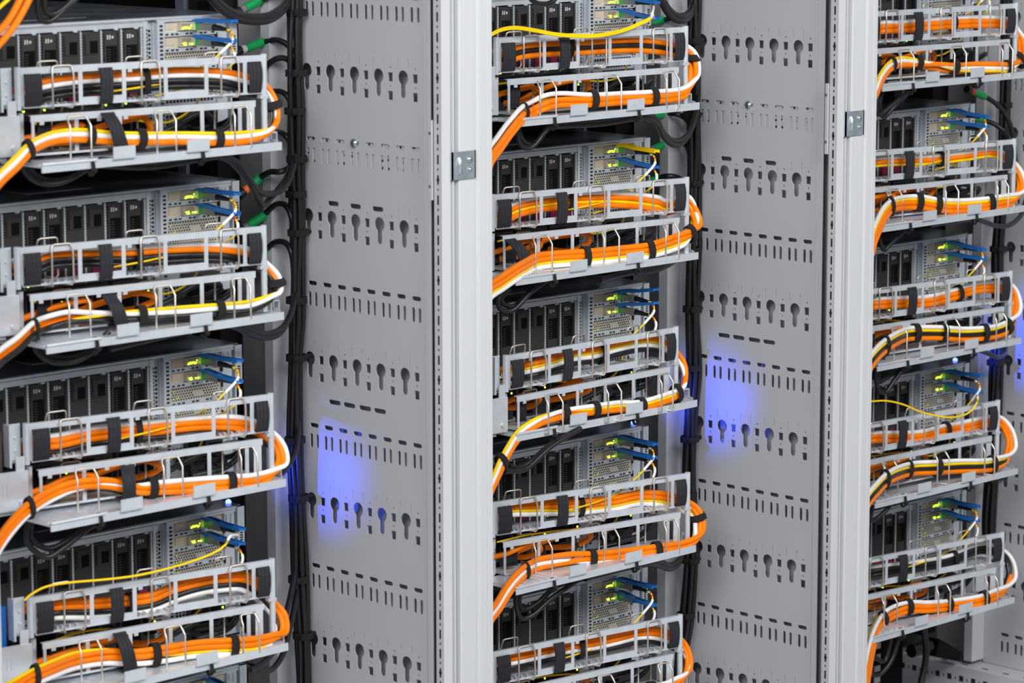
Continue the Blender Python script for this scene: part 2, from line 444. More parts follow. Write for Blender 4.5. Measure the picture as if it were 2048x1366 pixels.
for i in range(3):
    for k in range(5):
        s = server0 if (i, k) == (0, 0) else copy_tree(server0)
        s.location = base(i, k); servers[i, k] = s
        tag(s, f'steel server with black drive bays, {UNIT[k]} server of the {RACK[i]} rack', 'server', 'servers stacked in the racks')
        if k == 3:
            m = MB(); m.tube([(-.006, .022, 0), (-.006, .022, .003), (-.006, .022, .005)], .004, 12, rs=[.004, .0038, .001])
            l = m.build('locator_light', LEDB, s); tag(l, 'lit blue locator light')
            li = bpy.data.lights.new('locator_glow', 'SPOT'); li.energy = 1.5; li.color = (.02, .07, 1); li.spot_size = math.radians(80); li.spot_blend = 1.0; li.shadow_soft_size = .004
            lo = bpy.data.objects.new('locator_glow', li); COL.objects.link(lo); lo.parent = s; lo.location = (.004, .012, .006)
            lo.rotation_euler = Vector((1, -.12, .10)).to_track_quat('-Z', 'Y').to_euler()
# ------------------------------------------------------------------ cable management arms
L = .352
def make_arm():
    t = empty('cable_organizer', (0, 0, 0))
    X = lambda f: -L+f*L
    def plate(m, z, posts, boxes, f0=0.0):
        m.box(X(f0), 0, 0, .0015, z-.0085, z); m.box(X(f0), 0, .0014, .006, z-.0012, z-.0001)
        m.box(X(f0)+.003, -.002, .0, .0015, z-.0500, z-.0472)
        for f in posts: m.box(X(f)-.0028, X(f)+.0028, .0001, .0014, z-.0475, z-.0084)
        for a, b in boxes:
            m.box(X(a)+.0027, X(b)-.0027, .0002, .0013, z-.0474, z-.0402)
        m.box(X(f0)+.003, -.002, .0012, .046, z-.0500, z-.0490)
        m.box(X(f0)+.001, X(f0)+.005, .0001, .0014, z-.0473, z-.0084); m.box(-.014, -.002, .0001, .0014, z-.0473, z-.0084)
        for f in (f0+.045, .33, .44): m.box(X(f)-.003, X(f)+.003, .0001, .0014, z-.0125, z-.0084)
    m = MB(); plate(m, 0, (.238, .415, .587, .758, .924), ((.238, .415), (.587, .758)))
    rr = random.Random(5)
    for f in (.10, .12, .15, .18, .22, .44, .46, .49, .52, .56, .79, .81, .84, .87, .90):
        m.tube([(X(f), .002, -.0487), (X(f)+.004, .010, -.0470), (X(f)+.006, .020, -.0487)], .0022, 6)
    m.build('upper_rail', STEEL, t)
    m = MB(); z = 0; f0 = .05
    plate(m, z, (.235, .415, .587, .765, .93), (), f0)
    lo = m.build('lower_rail', STEEL, t); lo.location = (-.0115, 0, -.058); lo.rotation_euler = (0, 0, math.radians(2.0))
    # hinge posts
    m = MB(); m.tube([(.002, .001, .0015), (.002, .001, -.112)], .0042, 12); m.box(-.004, .002, -.0012, .0005, -.050, .0005); m.box(-.006, .006, -.003, .005, -.056, -.0515)
    m.build('hinge_post', STEEL, t)
    m = MB(); m.tube([(X(0)-.003, .002, .001), (X(0)-.003, .002, -.052)], .0042, 12); m.tube([(X(.05)-.0115, .0145, -.057), (X(.05)-.0115, .0145, -.110)], .0042, 12)
    m.build('hinge_post', STEEL, t)
    m = MB(); m.box(X(0)-.0255, X(0)-.007, .010, .012, -.050, .0); m.box(X(0)-.0285, X(0)-.0255, -.002, .014, -.053, .0005)
    for z in (-.018, -.034): m.disc((X(0)-.014, .010, z), (0, -1, 0), .002, .0015, 8)
    m.box(X(0)-.020, X(0)-.008, -.002, .000, -.062, -.040)
    m.box(X(0)-.052, X(0)-.004, -.003, .000, -.108, -.058); m.box(X(0)-.050, X(0)-.020, .004, .040, -.114, -.110)
    for xx in (-.040, -.034): m.box(X(0)+xx, X(0)+xx+.0016, -.0036, -.003, -.088, -.072)
    m.disc((X(0)-.014, -.003, -.098), (0, -1, 0), .003, .002, 10)
    m.build('hinge_bracket', STEEL, t)
    m = MB(); m.box(X(0)-.075, X(0)-.031, .014, .050, -.062, -.010); m.box(X(0)-.070, X(0)-.040, .0132, .014, -.050, -.040, 1)
    m.build('side_latch', [BROWN, GREYP], t)
    # wire hoops
    def hoop(f0, f1, y, yk, z0, z1, name='wire_hoop'):
        m = MB(); a, b = X(f0), X(f1); dz = z1-z0
        P = [(a-.006, y+.016, z0+.001), (a+.002, y+.001, z0+.0005), (a, y, z0+.004), (a+.0003, y, z1-.012), (a+.0008, yk*.6+y*.4, z1-.006), (a+.002, yk, z1-.0012), (a+.005, yk, z1), (b-.005, yk, z1), (b-.002, yk, z1-.0012), (b-.0008, yk*.6+y*.4, z1-.006), (b-.0003, y, z1-.012), (b, y, z0+.004), (b-.002, y+.001, z0+.0005), (b-.010, y+.016, z0+.001)]
        m.tube(P, .0014, 7); return m.build(name, WIRE, t)
    for f0, f1 in ((.118, .204), (.478, .556), (.812, .889)):
        hoop(f0, f1, -.0045, -.0025, -.052, .0005)
        hoop(f0+.006, f1+.006, .041, .038, -.049, .0035)
    for f0, f1 in ((.143, .228), (.495, .575), (.822, .893)):
        hoop(f0, f1, -.030, -.022, -.117, -.0615)
        hoop(f0+.02, f1+.02, .030, .028, -.108, -.062)
    # hook-and-loop pads
    def pad(f0, f1, z0, z1, y=-.002):
        m = MB(); a, b = X(f0), X(f1); h = z0-z1
        prof = [(z0, .006), (z0+.0005, y-.0005), (z0-h*.25, y-.0028), (z0-h*.55, y-.0030), (z0-h*.85, y-.0015), (z1, y), (z1, .008)]
        m.ribbon([((a+b)/2, yy, zz) for zz, yy in prof], (1, 0, 0), b-a, .002)
        m.build('strap_pad', VELCRO, t)
    pad(.012, .076, -.009, -.047); pad(.936, .988, -.009, -.047)
    pad(.310, .362, -.006, -.049); pad(.075, .130, -.066, -.100, .012); pad(.90, .955, -.066, -.098, .004)
    return t
arm0 = make_arm()
ARMS = {(0,0):((42.4,136),(525,110)), (0,1):((45.4,495),(525,452.6)), (0,2):((57.5,847.7),(539,788.7)), (0,3):((65,1195),(542,1119.5)),
 (1,0):((985.4,75.8),(1370,54)), (1,1):((985.4,389.8),(1372,356)), (1,2):((1029,709),(1351,655)), (1,3):((989.8,1004.5),(1374,947)), (1,4):((989.8,1304),(1359,1231)),
 (2,0):((1758.6,22.4),(2031,7)), (2,1):((1755,301),(2027,279)), (2,2):((1751,577.7),(2020,543)), (2,3):((1746,845.5),(1995,802)), (2,4):((1741.5,1116),(2003.7,1065.6))}
AF = {}; organizers = {}
for (i, k), (a, b) in ARMS.items():
    B = on(*b, 1, -.12); A = on(*a, 2, B.z); d = (B-A); yaw = math.atan2(d.y, d.x)
    o = arm0 if (i, k) == (0, 0) else copy_tree(arm0)
    o.location = B; o.rotation_euler = (0, 0, yaw)
    ax = Vector((math.cos(yaw), math.sin(yaw), 0)); n = Vector((math.sin(yaw), -math.cos(yaw), 0))
    AF[i, k] = (B, ax, n); organizers[i, k] = o
    tag(o, f"windowed steel cable arm in front of the {RACK[i]} rack's {UNIT[k]} server", 'cable organizer', 'cable organizers across the servers')
# ------------------------------------------------------------------ trays under the arms
def make_tray():
    t = empty('cable_shelf', (0, 0, 0))
    poly = [(-.428, -.143), (-.075, -.143), (-.055, -.140), (-.040, -.130), (-.031, -.115), (-.028, -.098), (-.033, -.080), (-.05, -.068), (-.08, -.060), (-.428, -.060)]
    m = MB(); m.prism(poly, -.1635, -.1620)
    front = poly[:6]
    P = [Vector((x, y, -.1640)) for x, y in front]
    m.ribbon(spline(P, 4), (0, 0, 1), .0105, .0016)
    m.tube([(-.428, -.1435, -.1590), (-.345, -.1435, -.1590)], .0022, 8)
    for q in range(7):
        m.box(-.422+q*.014, -.414+q*.014, -.130, -.090, -.1622, -.1605)
    m.build('tray_floor', STEEL, t)
    m = MB()
    for q in range(5): m.box(-.425+q*.016, -.4165+q*.016, -.1395, -.1345, -.1621, -.1616)
    m.build('tray_slots', SLOTB, t)
    for a, b in ((-.3215, -.2874), (-.2043, -.1688)):
        m = MB(); m.box(a, b, -.1478, -.1462, -.1608, -.1448); m.box(a, b, -.1478, -.143, -.1608, -.1595); m.build('hook_tab', STEEL, t)
    m = MB()
    for a, b, c, d in ((-.0335, -.0180, -.1495, -.1515), (-.0335, -.0180, -.1640, -.1660), (-.0335, -.0318, -.1495, -.1660), (-.0197, -.0180, -.1495, -.1660)): m.box(a, b, -.104, -.096, d, c)
    m.build('end_clip', STEEL, t)
    for x in (-.352, -.178):
        m = MB(); m.loop_band([(x, -.1412+.0045*math.sin(q*math.pi/6), -.168+.010*math.cos(q*math.pi/6)) for q in range(12)], (1, 0, 0), .005, .0015)
        m.tube([(x, -.146, -.170), (x+.001, -.150, -.172)], .003, 8); m.build('tray_tie', FUZZ, t)
    return t
tray0 = make_tray()
for n_, (i, k) in enumerate(AF):
    o = tray0 if n_ == 0 else copy_tree(tray0); o.location = base(i, k)
    tag(o, f"steel tray with two front hook tabs below the {RACK[i]} rack's {UNIT[k]} cable arm", 'tray', 'trays under the cable arms')
# ------------------------------------------------------------------ cables
RAD = {'o': .0042, 'w': .0035, 'y': .0024, 'k': .0040, 't': .0013}
CM = {'o': ORANGE, 'w': WHITE, 'y': YELLOW, 'k': RUBBER, 't': YELLOW}
CN = {'o': 'orange', 'w': 'white', 'y': 'yellow', 'k': 'black', 't': 'thin yellow'}
def TR(i, off, s=None):
    s = s or (3.3032, 4.5511, 4.018)[i]; x0 = (0, 970, 1720)[i]
    return lambda x, y: (x0+x/s, off+y/s)
# per arm: picture region offset, upper run, upper order, loop, lower run, order, exit order, ties (param along lower run), droops
U = {}
U[0,0] = dict(off=0, up=[(200,580),(320,545),(560,515),(900,495),(1150,475),(1450,480),(1640,520)], uo='o w k k2', lp=[(1735,590),(1795,680),(1820,790),(1775,870),(1650,905)],
  lo=[(1470,918),(1200,912),(900,915),(720,910),(520,895),(350,912),(210,975),(100,1085),(0,1180),(-90,1290)], oo='y w o', hid='o2', ud=42, ties=[(190,990),(600,905),(945,925),(1440,915)], lt=[(1790,690)],
  strap=[(700,735),(760,830),(800,985)], droop=[[(130,1040),(170,1140),(240,1200),(350,1215),(470,1180),(600,1090)],[(170,1030),(210,1130),(280,1185),(380,1195),(480,1170),(640,1080)]])
U[0,1] = dict(off=330, up=[(230,640),(350,600),(600,590),(850,590),(1050,575),(1300,565),(1500,570),(1650,600)], uo='w o k k2', lp=[(1750,690),(1815,760),(1830,830),(1790,880),(1650,935)],
  lo=[(1450,955),(1200,975),(850,995),(600,1000),(450,1005),(300,1045),(220,1085),(120,1180),(0,1270),(-90,1370)], oo='y w k', hid='o o2', ud=15, exo='w o o2', ties=[(225,1075),(935,990),(1450,955)], lt=[(1800,785)],
  strap=[(710,850),(770,940),(800,1060)], droop=[[(220,1150),(250,1240),(340,1300),(480,1300),(600,1240),(720,1100)],[(240,1140),(280,1220),(360,1270),(480,1275),(610,1220),(700,1120)]], tw='t')
U[0,2] = dict(off=660, up=[(250,730),(400,710),(600,665),(850,640),(1100,615),(1300,595),(1500,590),(1640,610)], uo='w o o2 k', lp=[(1790,720),(1845,800),(1855,880),(1800,950),(1680,995)],
  lo=[(1550,1005),(1300,1025),(1050,1040),(900,1045),(700,1015),(500,1030),(350,1085),(200,1175),(100,1270),(20,1370),(-40,1470)], oo='w o o2', hid='y', ud=38, ties=[(205,1175),(1005,1040),(1520,990)],
  strap=[(840,885),(850,980),(848,1110)], droop=[[(190,1240),(180,1400),(300,1500),(420,1440),(560,1330),(700,1240)],[(210,1240),(210,1380),(320,1445),(430,1400),(540,1330),(690,1240)]], exo='o o2 y')
U[0,3] = dict(off=953, up=[(330,875),(450,865),(600,865),(800,850),(1000,820),(1150,760),(1300,715),(1450,690),(1640,700)], uo='o o2 k w', lp=[(1800,870),(1850,950),(1850,1030),(1800,1080),(1680,1115)],
  lo=[(1540,1125),(1300,1140),(1100,1170),(900,1190),(700,1185),(500,1215),(350,1270),(220,1330),(100,1400),(-40,1480)], oo='o o2 y w', exo='y o o2 w', ties=[(1015,1185),(1540,1120),(235,1315)],
  strap=[(780,1020),(830,1120),(860,1275)], droop=[])
U[1,0] = dict(off=0, up=[(150,510),(300,450),(480,425),(700,415),(930,405),(1150,390),(1400,385),(1640,410)], uo='w o k o2', lp=[(1830,480),(1890,550),(1905,650),(1880,770),(1780,855)],
  lo=[(1500,885),(1250,895),(950,910),(700,905),(550,930),(420,990),(340,1040),(220,1180),(130,1300),(40,1430)], oo='w o o2', hid='y', exo='w y o o2', ties=[(350,1010),(970,920),(1530,890)], lt=[(1880,530)],
  droop=[[(290,1160),(310,1290),(380,1350),(460,1310),(560,1180),(670,1090)],[(300,1160),(340,1270),(400,1320),(470,1290),(580,1160),(650,1090)]])
U[1,1] = dict(off=270, up=[(150,690),(300,625),(450,590),(700,555),(900,545),(1100,540),(1350,550),(1560,580),(1650,610)], uo='w o y o2', lp=[(1840,610),(1905,700),(1930,800),(1890,890),(1780,960)],
  lo=[(1500,1050),(1250,1080),(950,1110),(700,1125),(480,1150),(380,1200),(280,1260),(150,1350),(30,1440)], oo='o o2 y w', hid='y2', ud=45, ties=[(930,1100),(1510,1050)], lt=[(1880,890)],
  strap=[(200,925),(330,1050),(400,1290)], droop=[[(200,1400),(120,1500),(150,1590),(260,1590),(420,1430),(580,1310)],[(220,1400),(150,1490),(190,1550),(280,1550),(430,1400),(590,1300)]])
U[1,2] = dict(off=540, up=[(420,880),(600,835),(800,775),(1000,745),(1200,690),(1400,645),(1560,650),(1640,690)], uo='o y w k', lp=[(1740,790),(1800,890),(1815,1000),(1790,1090),(1700,1150)],
  lo=[(1420,1235),(1200,1245),(1000,1270),(750,1300),(560,1350),(430,1410),(300,1510),(220,1629),(150,1760),(100,1870),(40,2000)], oo='w y o', hid='o2', ud=28, xd=.060, exo='y w o', ties=[(735,1310),(1000,1260),(1410,1235),(160,1750)], lt=[(1750,1120)],
  droop=[[(180,1829),(300,1829),(400,1790),(600,1610),(870,1440)],[(220,1780),(310,1800),(420,1740),(620,1570),(860,1440)]])
U[1,3] = dict(off=810, up=[(200,935),(400,925),(600,925),(800,925),(1000,905),(1200,880),(1400,840),(1640,850)], uo='o o2 y w', lp=[(1860,940),(1930,1010),(1955,1100),(1930,1220),(1820,1290)],
  lo=[(1600,1320),(1300,1365),(1000,1395),(800,1405),(600,1435),(450,1475),(330,1555),(220,1685),(120,1845),(40,1960)], oo='o o2 w', exo='o w o2 y', hid='y', ties=[(370,1525),(980,1400),(1560,1325)], lt=[(1910,1035)],
  droop=[[(320,1600),(280,1785),(330,1940),(450,1900),(600,1765),(880,1570)],[(350,1620),(310,1785),(360,1860),(480,1800),(650,1650),(870,1570)]])
U[1,4] = dict(off=1066, up=[(200,1160),(400,1120),(600,1080),(800,1045),(1000,1015),(1200,970),(1400,925),(1580,930)], uo='o o2 w k', lp=[(1770,1020),(1830,1120),(1845,1220),(1820,1300),(1740,1366)],
  lo=[(1600,1420),(1200,1480),(800,1550),(400,1640),(100,1800)], oo='w o o2', ties=[(1500,1440)], droop=[])
U[2,0] = dict(off=0, up=[(170,210),(300,205),(500,190),(700,175),(900,165),(1100,165),(1220,190)], uo='w o o2', lp=[(1260,260),(1300,330),(1310,430),(1270,510),(1200,540)],
  lo=[(1100,540),(900,540),(780,540),(600,515),(450,500),(330,495),(240,530),(170,620),(130,720),(90,800)], oo='o w y', exo='y w k', hid='k', ties=[(270,530),(470,500),(760,550),(1190,535)], lt=[(1260,470)],
  droop=[[(200,640),(140,800),(150,920),(250,850),(390,740)],[(210,650),(160,820),(190,940),(280,850),(400,730)]])
U[2,1] = dict(off=340, up=[(150,-75),(350,-85),(600,-95),(850,-125),(1080,-150)], uo='w o y', lp=[(1230,-40),(1290,60),(1300,150),(1260,220),(1180,250)],
  lo=[(1000,275),(800,290),(620,280),(500,260),(380,260),(270,280),(200,340),(155,430),(110,530)], oo='w y o o2', ties=[(250,300),(470,250),(620,275),(1060,270)],
  droop=[[(150,540),(190,640),(240,600),(370,470)]])
U[2,2] = dict(off=340, up=[(130,1060),(350,1050),(550,1040),(750,990),(950,935),(1080,930)], uo='w o o2', lp=[(1220,960),(1262,1060),(1255,1170),(1200,1250)],
  lo=[(1080,1300),(850,1320),(650,1310),(480,1310),(380,1320),(300,1350),(220,1400),(150,1460),(80,1550)], oo='w y k o', ties=[(210,1400),(450,1310),(680,1310),(1010,1305)], lt=[(1185,1260)],
  droop=[[(190,1420),(130,1560),(140,1740),(200,1790),(270,1700),(390,1530)],[(210,1440),(160,1580),(150,1700),(240,1650),(370,1540)]])
U[2,3] = dict(off=680, up=[(110,770),(300,770),(480,760),(650,720),(800,690),(980,650)], uo='w o o2', lp=[(1120,650),(1200,740),(1228,850),(1190,950),(1100,990)],
  lo=[(1000,1010),(800,1015),(600,1025),(430,1035),(300,1070),(210,1120),(140,1190),(60,1290)], oo='w y k o', ties=[(220,1140),(390,1025),(630,1025),(1070,1000)],
  droop=[[(180,1150),(110,1300),(90,1450),(200,1380),(260,1290)]])
U[2,4] = dict(off=1020, s=3.948, up=[(120,470),(300,445),(500,420),(700,385),(850,320),(980,290)], uo='w k k2', lp=[(1130,350),(1190,430),(1205,530),(1160,620),(1060,670)],
  lo=[(950,710),(750,745),(550,765),(400,765),(280,800),(190,860),(120,985),(80,1130),(55,1260),(20,1440)], oo='w o o2', hid='y', exo='w y o o2', ties=[(180,850),(380,750),(690,755),(980,695)],
  droop=[[(250,980),(200,1180),(130,1170),(80,1100)],[(310,980),(250,1180),(150,1300),(70,1280)]])
ORD = {1: [''], 2: ['upper ', 'lower '], 3: ['topmost ', 'middle ', 'lowest ']}
def stack(order):
    names = order.split(); rs = [RAD[n[0]] for n in names]; tot = sum(2*r*.87 for r in rs); z = tot/2; out = {}
    for n, r in zip(names, rs): out[n] = z-r*.87; z -= 2*r*.87
    return out, tot
ZV = Vector((0, 0, 1))
FOLLOW = {}
for (i, k), d in U.items():
    B, ax, n = AF[i, k]; tr = TR(i, d['off'], d.get('s'))
    def P(pt, dist): u, v = tr(*pt); return onp(u, v, B+n*dist, n)
    up, lp, lo = d['up'], d['lp'], d['lo']
    su, hu = stack(d['uo']); sl, hl = stack(d['oo']); se, he = stack(d.get('exo', d['oo']))
    names = list(dict.fromkeys(d['oo'].split()+d.get('hid', '').split()+d['uo'].split()))
    ctr = []   # (point, kind, tau)
    for q, pt in enumerate(up): ctr.append((P((pt[0], pt[1]+d.get('ud', 10)), -.022), 'u', 0))
    for q, pt in enumerate(lp):
        tau = q/(len(lp)-1); ctr.append((P(pt, -.020+.034*tau), 'l', tau))
    nl = len(lo)
    ne = 4 if nl > 6 else 1
    for q, pt in enumerate(lo):
        ex = max(0, q-(nl-ne-1))/ne; ctr.append((P(pt, (.016+d.get('xd', .125)*ex**.85)), 'x' if ex > 0 else 'o', ex))
    nu = len(up)+len(lp)
    first = ctr[0][0]-ax*.015-n*.045-ZV*.012
    cnt = {}
    for nm in names: cnt[nm[0]] = cnt.get(nm[0], 0)+1
    seen = {}
    arms_txt = f"the {RACK[i]} rack's {UNIT[k]} arm"
    cent = [c[0] for c in ctr]
    for nm in names:
        r = RAD[nm[0]]; pts = [first+ZV*(su.get(nm, -.01))]
        hid = rnd.uniform(-1, 1)
        for q, (p, kd, tau) in enumerate(ctr):
            t_ = (cent[min(q+1, len(cent)-1)]-cent[max(q-1, 0)]).normalized()
            e = n.cross(t_)
            e.normalize()
            if kd == 'l':
                if tau < .5: e_ = ZV.lerp(ax, tau*2)
                else: e_ = ax.lerp(ZV, tau*2-1)
                e_.normalize()
            else: e_ = e if e.z > 0 else -e
            au = su.get(nm); al = sl.get(nm); ae = se.get(nm)
            du = 0 if au is not None else -.008
            dl = 0 if al is not None else -.009
            au = au if au is not None else hid*.006; al = al if al is not None else -hl/2+.004+hid*.003; ae = ae if ae is not None else -he/2+.003
            if kd == 'u': a, dn = au, du
            elif kd == 'l': a, dn = au*(1-tau)+al*tau, du*(1-tau)+dl*tau
            else:
                w_ = min(1, max(0, (q-nu-1)/max(1, nl-ne-2))); w_ = w_*w_*(3-2*w_)
                a, dn = al*(1-w_)+ae*w_, dl
            jit = rnd.uniform(-.0005, .0005)
            pts.append(p+e_*(a+jit)+n*dn)
        # the rest of the cable turns back into the rack behind the front post
        q_ = pts[-1]; xv = i*W-.580+rnd.uniform(-.006, .006)
        pts += [q_+Vector((-.014, .004, -.030)), Vector((min(xv, q_.x-.02), -.165, q_.z-.065)), Vector((xv, -.06, q_.z-.085)), Vector((xv, .04, q_.z-.09))]
        m = MB(); m.tube(spline(pts, 6), r, 10)
        o = m.build('cable', CM[nm[0]])
        c = cnt[nm[0]]; s_ = seen.get(nm[0], 0); seen[nm[0]] = s_+1
        if c == 1: lab = f'the one thick {CN[nm[0]]} cable in the bundle on {arms_txt}'
        else: lab = f'{ORD[c][s_]}of the {CN[nm[0]]} cables in the bundle on {arms_txt}'
        tag(o, lab, 'cable', f'cables bundled on {arms_txt}')
    # ties around the front bundle
    tl = sorted(d['ties']); ORDN = ['first', 'second', 'third', 'fourth', 'fifth']
    rowc = [(p, kd, tau) for p, kd, tau in ctr]
    dense = spline(cent, 8)
    def tie_at(pt, dist, hh, hd, lab, nrm=None):
        tu, tv = tr(*pt); near = None
        for z in range(len(dense)):
            p_ = dense[z]-CAM; w_ = p_.dot(FW); du_ = 1024+FPX*p_.dot(RT)/w_-tu; dv_ = 683-FPX*p_.dot(UP)/w_-tv
            if near is None or du_*du_+dv_*dv_ < near[0]: near = (du_*du_+dv_*dv_, z)
        z = min(max(near[1], 1), len(dense)-2); c = dense[z]
        t_ = (dense[z+1]-dense[z-1]).normalized(); e = n.cross(t_).normalized()
        ring = []
        for w in range(16):
            th = 2*math.pi*w/16; ring.append(c+e*(hh*math.cos(th))+n*(hd*math.sin(th)-.002))
        m = MB(); m.loop_band(ring, t_, .0105, .0026)
        kn = c+e*(hh*.9)+n*.002
        m.tube([kn-t_*.004, kn, kn+t_*.004], .004, 8, rs=[.002, .0038, .0022])
        o = m.build('cable_tie', FUZZ); tag(o, lab, 'cable tie', f'black cable ties on {arms_txt}')
    for q, pt in enumerate(tl):
        ex = 0
        idx = min(range(nl), key=lambda z: abs(lo[z][0]-pt[0])); ex = max(0, idx-(nl-ne-1))/ne
        tie_at(pt, .014+.125*ex**.85, hl/2+.0012, .0085, f'black tie round front cables on {arms_txt}, {ORDN[q]} from the left')
    for pt in d.get('lt', []):
        tie_at(pt, -.002, .012, .0095, f'black tie at the right bend of the cables on {arms_txt}')
    # tie round the cables behind the upper rail
    q = 3 if len(up) > 5 else 2
    c = ctr[q][0]; t_ = (cent[q+1]-cent[q-1]).normalized(); e = n.cross(t_).normalized()
    c = c + t_*.012
    m = MB(); m.loop_band([c+e*((hu/2+.002)*math.cos(2*math.pi*w/14))+n*(.009*math.sin(2*math.pi*w/14)) for w in range(14)], t_, .008, .002)
    tag(m.build('cable_tie', FUZZ), f'black tie behind the upper rail of {arms_txt}', 'cable tie', f'black cable ties on {arms_txt}')
    # flat strap over the front bundle
    if 'strap' in d:
        s3 = d['strap']
        pp = [P(s3[0], .002), P(((s3[0][0]*.6+s3[1][0]*.4), (s3[0][1]*.6+s3[1][1]*.4)), .018), P(s3[1], .027), P(((s3[1][0]+s3[2][0])/2+6, (s3[1][1]+s3[2][1])/2), .030), P(s3[2], .025)]
        pp = [pp[0]-n*.012+ZV*.001]+pp+[pp[-1]-n*.022-ZV*.001]
        m = MB(); m.ribbon(spline(pp, 5), ax, .0185, .0016)
        tag(m.build('strap', VELCRO), f'broad dark strap slung over the front cables on {arms_txt}', 'strap', 'broad straps over the cable bundles')
    # drooping black cords from the left tie to the tray
    for q, dr in enumerate(d['droop']):
        pts = [P(pt, .030-.006*q) for pt in dr]
        m = MB(); m.tube(spline(pts, 8), .0038, 9)
        lab = f'{["outer", "inner"][q]} black cord drooping in a loop below {arms_txt}' if len(d['droop']) > 1 else f'black cord drooping in a loop below {arms_txt}'
        tag(m.build('power_cable', RUBBER), lab, 'cord', 'black cords drooping below the arms')
    # orange cord loops between server and lower rail
    b0 = base(i, k)
    def loc(x, y, z): return b0+Vector((x+rnd.uniform(-.006, .006), y, z+rnd.uniform(-.003, .003)))
    for q, pts in enumerate(([(-.300, -.015, -.150), (-.285, -.035, -.138), (-.262, -.06, -.126), (-.235, -.075, -.118), (-.212, -.078, -.122), (-.203, -.07, -.135), (-.212, -.045, -.147), (-.230, -.012, -.150)],
                             [(-.395, -.045, -.140), (-.365, -.06, -.132), (-.335, -.07, -.124), (-.312, -.072, -.126), (-.300, -.066, -.138), (-.306, -.04, -.150), (-.325, -.012, -.152)])):
        m = MB(); m.tube(spline([loc(*p) for p in pts], 6), .0042, 9)
        tag(m.build('cable', ORANGE), f'{["right", "left"][q]} orange cord loop seen behind the lower rail of {arms_txt}', 'cable', 'orange cord loops behind the lower rails')
    if (i, k) == (0, 3):
        o = next(c for c in organizers[i, k].children if c.name.startswith('side_latch')); o.data = o.data.copy(); o.data.materials[0] = BLUE; tag(o, 'blue plastic latch with pale label')
    for q, pts in enumerate(([(-.085, -.03, -.100), (-.12, -.055, -.118), (-.17, -.060, -.128), (-.24, -.058, -.118), (-.31, -.055, -.113), (-.37, -.045, -.120)],)):
        m = MB(); m.tube(spline([loc(*p) for p in pts], 6), .0014, 7)
        tag(m.build('cable', YELLOW), f'thin yellow cable slung behind the lower rail of {arms_txt}', 'cable', 'thin yellow cables behind the lower rails')
    for q, pts in enumerate(([(-.11, -.010, -.150), (-.10, -.035, -.146), (-.085, -.055, -.140), (-.09, -.06, -.128), (-.12, -.065, -.124), (-.17, -.06, -.140), (-.21, -.05, -.152)],
                             [(-.06, -.012, -.148), (-.05, -.04, -.142), (-.06, -.065, -.134), (-.09, -.07, -.145), (-.13, -.06, -.155)])):
        m = MB(); m.tube(spline([loc(*p) for p in pts], 6), .0042, 9)
        m.tube([loc(pts[0][0], pts[0][1]+.008, pts[0][2]), loc(pts[0][0], -.03, pts[0][2])], .009, 8)
        tag(m.build('power_cable', RUBBER), f'{["left", "right"][q]} black power lead plugged in behind the lower rail of {arms_txt}', 'cord', 'black leads behind the lower rails')
